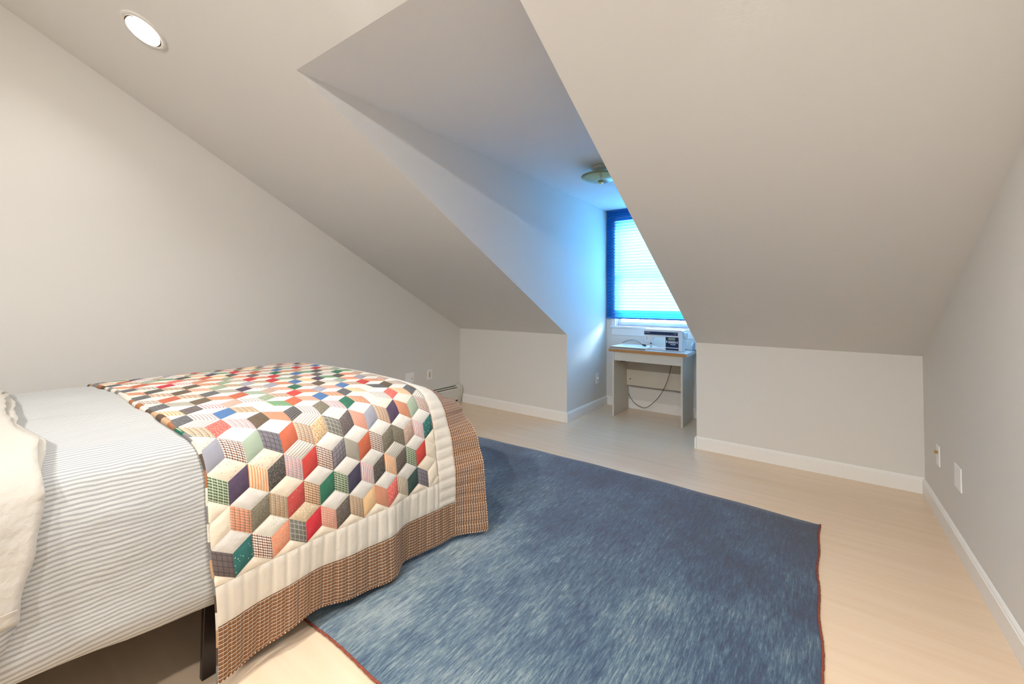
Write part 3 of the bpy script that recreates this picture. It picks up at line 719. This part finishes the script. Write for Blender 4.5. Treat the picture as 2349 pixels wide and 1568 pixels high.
TP, SP = .165, 1.620     # inner edges of the plaid
G = .0015
cr = join_borders('cream_border', [border('', S0, PAT_S1, TP, PAT_T0, .006, .012, None, 's', False), border('', PAT_S1, SP, TP, TMAX-TP, .012, .008, None, 't', True), border('', S0, PAT_S1, PAT_T1, TMAX-TP, .012, .02, None, 's', False)], M_cream)
pb = join_borders('plaid_border', [border('', S0, SP, 0, TP, .006, .01, None, 's', False), border('', SP, S2, 0, TMAX, .01, .007, None, 't', True), border('', S0, SP, TMAX-TP, TMAX, .012, .02, None, 's', False)], M_plaid)
# back of the quilt
bk = join_borders('backing', [border('', S0, S2, 0, TMAX, .02, .012, None, 's', False)], M_plaid)
for v in bk.data.vertices: pass
vs = []
ns = max(2, int(math.ceil((S2-S0)/.02))); nt = max(2, int(math.ceil(TMAX/.012)))
for j in range(nt+1):
    for i in range(ns+1): vs.append(drape(S0+(S2-S0)*i/ns, TMAX*j/nt, -.002))
for v, c in zip(bk.data.vertices, vs): v.co = c
# binding roll round the edge with stitches as a striped tube
def bind_mat():
    n = NT('striped_edge_binding'); uv = n.coord('UV'); sx = n.add('ShaderNodeSeparateXYZ'); n.set(sx.inputs[0], uv)
    def band(freq, duty, ph): return n.math('LESS_THAN', n.math('FRACT', n.math('MULTIPLY_ADD', sx.outputs[0], freq, ph)), duty)
    c = n.mix(band(83, .25, 0), (.36, .15, .06), (.82, .77, .70)); c = n.mix(band(83, .2, .6), c, (.035, .022, .015)); return n.fin(c, .85, 0, .15)
M_bindq = bind_mat()
def bind_run(P, L, r=.0046, mat=None, name='binding'):
    bm = bmesh.new(); uvl = bm.loops.layers.uv.new('UVMap'); add_tube(bm, P, r, 8)
    # length coordinate from ring order
    bm.verts.ensure_lookup_table(); bm.verts.index_update()
    for f in bm.faces:
        for l in f.loops: l[uvl].uv = (L[min(l.vert.index//8, len(L)-1)], 0)
    m = bpy.data.meshes.new(name); bm.normal_update(); bmesh.ops.recalc_face_normals(bm, faces=bm.faces); bm.to_mesh(m); bm.free()
    for p in m.polygons: p.use_smooth = True
    return link(name, m, mat or M_bindq)
def run_edge(seq, off=.003):
    P = [drape(a, b, off) for a, b in seq]; L = [0]
    for a, b in zip(P, P[1:]): L.append(L[-1]+(b-a).length)
    return P, L
bn = bind_run(*run_edge([(S0 + (S2-S0)*i/150, 0) for i in range(151)] + [(S2, TMAX*i/420) for i in range(1, 421)] + [(S2 + (S0-S2)*i/100, TMAX) for i in range(1, 101)]))
P, L = run_edge([(S0, TMAX*i/420) for i in range(421)])
P = [p + Vector((0, .005, -.003))*max(0, min(1, (min(i, 420-i)-80)/40)) for i, p in enumerate(P)]
n = NT('rolled_patch_edge'); sx = n.add('ShaderNodeSeparateXYZ'); n.set(sx.inputs[0], n.coord('UV')); key = n.math('FLOOR', n.math('MULTIPLY', sx.outputs[0], 19.0))
wn = n.add('ShaderNodeTexWhiteNoise', noise_dimensions='1D'); n.set(wn.inputs['W'], key)
rc = n.ramp(wn.outputs[0], [(0, (.10, .07, .05)), (.15, (.62, .57, .50)), (.35, (.33, .13, .06)), (.45, (.20, .19, .19)), (.6, (.66, .60, .52)), (.8, (.46, .30, .18)), (.93, (.02, .13, .08))]); rc.node.color_ramp.interpolation = 'CONSTANT'
fz = n.noise(n.coord(), 60, 3); n.bump(fz.outputs[0], .004, .6); M_roll = n.fin(rc, .85, 0, .15)
def rad(i):
    t = TMAX*i/420; u = max(0, min(1, (t-.62)/.30))*max(0, min(1, (TMAX-.55-t)/.25)); return .0042 + .0075*u*(.85+.25*math.sin(t*28))
hb = bind_run(P, L, [rad(i) for i in range(421)], M_roll, 'rolled_edge')
parent_keep([pw, cr, pb, bk, bn, hb], quilt)

# ------------------------------------------------------------------ sewing table
M_lam = plain('cream_laminate', (.66, .60, .50), .4, var=.03); M_lamw = plain('white_laminate', (.80, .79, .76), .3, var=.02)
n = NT('orange_wood_edge'); _w = n.noise(n.mapping(n.coord(), (6, 90, 90)), 1.0, 3); M_edge = n.fin(n.mix(_w.outputs[0], (.56, .27, .09), (.42, .19, .06)), .4)
tb = thing('sewing_table', 'cream laminate sewing table with orange wood front edge under the window', 'table', (-1.39, 4.72, 0)); ps = []
ps.append(box('side_panel', (-1.742, 4.503, 0), (-1.724, 4.955, .690), M_lam)); ps.append(box('side_panel', (-1.052, 4.503, 0), (-1.034, 4.955, .690), M_lam))
ps.append(box('apron', (-1.7235, 4.506, .598), (-1.0525, 4.522, .690), M_lam))
ps.append(box('back_panel', (-1.7235, 4.90, .280), (-1.0525, 4.916, .690), M_lam))
bmm = bmesh.new(); add_lathe(bmm, [(.007, 0), (.007, .004), (.001, .005)], 14, (-1.683, 4.8995, .352), Vector((0, -1, 0)).to_track_quat('Z', 'Y').to_matrix()); sc_ = bm_obj('screw_cap', bmm, M_dark); sc_.parent = ps[-1]
ps.append(box('hinge_block', (-1.66, 4.525, .586), (-1.62, 4.56, .597), M_dark))
top = box('tabletop', (-1.780, 4.497, .6905), (-.996, 4.965, .7235), M_lamw, bevel=.001); ps.append(top)
fe = box('front_edge_strip', (-1.7805, 4.4935, .6905), (-.9955, 4.4969, .7225), M_edge, bevel=.001); ps.append(fe)
lf = box('folded_leaf', (-1.780, 4.525, .7245), (-1.397, 4.93, .744), M_lamw, bevel=.001); ps.append(lf)
le = box('leaf_edge', (-1.7795, 4.5225, .7250), (-1.3975, 4.5247, .7435), plain('grey_brown_leaf_edge', (.33, .25, .19), .5)); ps.append(le)
gv = box('leaf_recess', (-1.69, 4.67, .7442), (-1.44, 4.70, .7450), plain('grey_green_plastic', (.25, .32, .30), .5)); ps.append(gv)
parent_keep(ps, tb)

# ------------------------------------------------------------------ sewing machine
M_mach = plain('white_machine_plastic', (.80, .82, .83), .3, var=.01); M_navy = plain('navy_panel_plastic', (.012, .035, .10), .25); M_steel = plain('steel', (.6, .6, .6), .25, 1.0)
M_lcd = plain('olive_display', (.30, .33, .24), .2); M_btn = plain('pale_buttons', (.62, .64, .66), .4)
sm = thing('sewing_machine', 'white sewing machine with navy control panel standing on the sewing table', 'sewing machine', (-1.25, 4.70, .7245)); ps = []
y0, y1 = 4.64, 4.80; zb_ = .7245
def prism_xz(name, poly, ya, yb, mat, bev=.004):
    bm = bmesh.new(); add_prism(bm, poly, 1, ya, yb); return bm_obj(name, bm, mat, bevel=bev)
ps.append(prism_xz('body', [(-1.232, zb_+.001), (-1.070, zb_+.001), (-1.070, .934), (-1.078, .942), (-1.440, .942), (-1.448, .934), (-1.448, .846), (-1.440, .812), (-1.410, .806), (-1.385, .806), (-1.372, .822), (-1.346, .862), (-1.238, .858), (-1.232, .85)], y0, y1, M_mach, .006))
ps.append(box('free_arm', (-1.39, y0+.01, zb_+.0008), (-1.2325, y1-.02, zb_+.022), M_mach, bevel=.003))
np_ = box('name_panel', (-1.445, y0-.0035, .884), (-1.110, y0-.0005, .918), M_navy, bevel=.0006); ps.append(np_)
bm = bmesh.new()
for k, (xa, xb) in enumerate([(-1.438, -1.430), (-1.427, -1.421), (-1.419, -1.413), (-1.411, -1.404), (-1.402, -1.396), (-1.394, -1.388)]): add_box(bm, (xa, y0-.0042, .9045), (xb, y0-.0036, .909))
ps.append(bm_obj('maker_lettering', bm, M_btn)); bm = bmesh.new()
for k in range(5): add_box(bm, (-1.152+k*.007, y0-.0042, .9030), (-1.147+k*.007, y0-.0036, .907))
ps.append(bm_obj('model_lettering', bm, M_btn))
bm = bmesh.new()
for k in range(24): add_box(bm, (-1.40+k*.0115, y0-.0042, .888), (-1.3925+k*.0115, y0-.0036, .8885+.004*((k*7) % 3)))
ps.append(bm_obj('stitch_chart', bm, plain('violet_print', (.12, .11, .24), .4)))
cp = box('control_panel', (-1.228, y0-.0035, .763), (-1.103, y0-.0005, .868), M_navy, bevel=.0006); ps.append(cp)
bb = box('base_band', (-1.228, y0-.0035, .735), (-1.103, y0-.0005, .755), M_navy, bevel=.0006); ps.append(bb)
ps.append(box('display', (-1.203, y0-.0048, .838), (-1.135, y0-.0036, .862), M_lcd, bevel=.0004))
for k in range(6): ps.append(box('button', (-1.202+k*.0125, y0-.0060, .806), (-1.192+k*.0125, y0-.0036, .828), M_btn, bevel=.0006))
ps.append(box('button', (-1.222, y0-.0060, .810), (-1.211, y0-.0036, .831), M_btn, bevel=.0006)); ps.append(box('button', (-1.122, y0-.0060, .806), (-1.111, y0-.0036, .827), M_btn, bevel=.0006))
for k in range(3): ps.append(box('button', (-1.180+k*.0155, y0-.0060, .789), (-1.169+k*.0155+(.006 if k == 2 else 0), y0-.0036, .799), M_btn, bevel=.0006))
bm = bmesh.new(); add_lathe(bm, [(.001, 0), (.030, .0), (.036, .004), (.036, .026), (.030, .030), (.001, .030)], 32, (-1.0695, 4.72, .888), Vector((1, 0, 0)).to_track_quat('Z', 'Y').to_matrix()); ps.append(bm_obj('handwheel', bm, M_mach, smooth=False))
bm = bmesh.new(); add_tube(bm, [(-1.397, 4.715, .807), (-1.397, 4.715, .770)], .004, 8); add_tube(bm, [(-1.397, 4.705, .7895), (-1.397, 4.725, .7895)], .007, 10); ps.append(bm_obj('needle_bar', bm, M_steel))
ps.append(box('needle_clamp', (-1.404, 4.702, .780), (-1.390, 4.728, .792), M_navy))
ps.append(box('presser_foot', (-1.406, 4.695, zb_+.0235), (-1.388, 4.735, zb_+.030), M_steel)); bm = bmesh.new(); add_tube(bm, [(-1.397, 4.72, .770), (-1.397, 4.72, zb_+.029)], .0025, 6); ps.append(bm_obj('needle', bm, M_steel))
ps.append(box('thread_guide', (-1.421, y0-.003, .826), (-1.418, y0-.0005, .868), M_steel, bevel=.0004))
parent_keep(ps, sm)

# ------------------------------------------------------------------ cords and small things
M_cord = plain('dark_rubber_cord', (.012, .012, .014), .45)
def cord(name, pts, r, label, n=10):
    bm = bmesh.new(); add_tube(bm, spline(pts, n), r, 8); o = bm_obj(name, bm, M_cord, smooth=True)
    return tag(o, label, 'cord') if label else o
pc = thing('power_cord', 'dark power cord with plug arched over the left end of the sewing table', 'cord', (-1.7, 4.93, .7446))
a = cord('cable', [(-1.775, 4.90, .752), (-1.745, 4.915, .772), (-1.69, 4.92, .790), (-1.62, 4.90, .789), (-1.555, 4.84, .772), (-1.515, 4.79, .759)], .0028, None)
bm = bmesh.new(); add_tube(bm, spline([(-1.517, 4.792, .759), (-1.500, 4.775, .7585), (-1.478, 4.755, .7575), (-1.462, 4.74, .757)], 4), [.004, .005, .006, .008, .0095, .010, .011, .0115, .0115, .011, .0105, .010, .009], 10); b = bm_obj('plug', bm, M_cord, smooth=True)
bm = bmesh.new()
for d in (-.005, .005): add_box(bm, (-1.460, 4.733+d, .754), (-1.445, 4.735+d, .759))
c = bm_obj('prongs', bm, M_steel); c.parent = b; parent_keep([a, b], pc)
cord('hanging_cord', [(-1.205, 4.80, .66), (-1.214, 4.80, .558), (-1.263, 4.82, .379), (-1.336, 4.84, .227), (-1.428, 4.87, .114), (-1.517, 4.90, .048), (-1.605, 4.92, .058), (-1.673, 4.93, .106), (-1.719, 4.94, .175)], .003, 'thin dark cord hanging in a loop beneath the sewing table')
cord('machine_cord', [(-1.069, 4.76, .742), (-1.05, 4.80, .734), (-1.02, 4.85, .729), (-1.000, 4.875, .730), (-.985, 4.885, .718), (-.975, 4.885, .69), (-.968, 4.885, .5), (-.962, 4.89, .2), (-.958, 4.90, .04), (-.93, 4.90, .006), (-.86, 4.88, .006), (-.83, 4.86, .006)], .003, 'dark cord running from the sewing machine over the back right table corner')
M_pedal = plain('grey_blue_plastic', (.42, .50, .56), .3)
bm = bmesh.new(); arc = [(4.80, .7245)] + [(4.80+.125*(1-math.cos(a)), .7245+.085*math.sin(a)) for a in [math.pi/2*k/10 for k in range(1, 11)]] + [(4.935, .8095), (4.935, .7245)]
add_prism(bm, arc, 0, -1.028, -1.010); tag(bm_obj('foot_control', bm, M_pedal, bevel=.003), 'small grey-blue plastic piece with curved top standing at back right of sewing table', 'foot control')
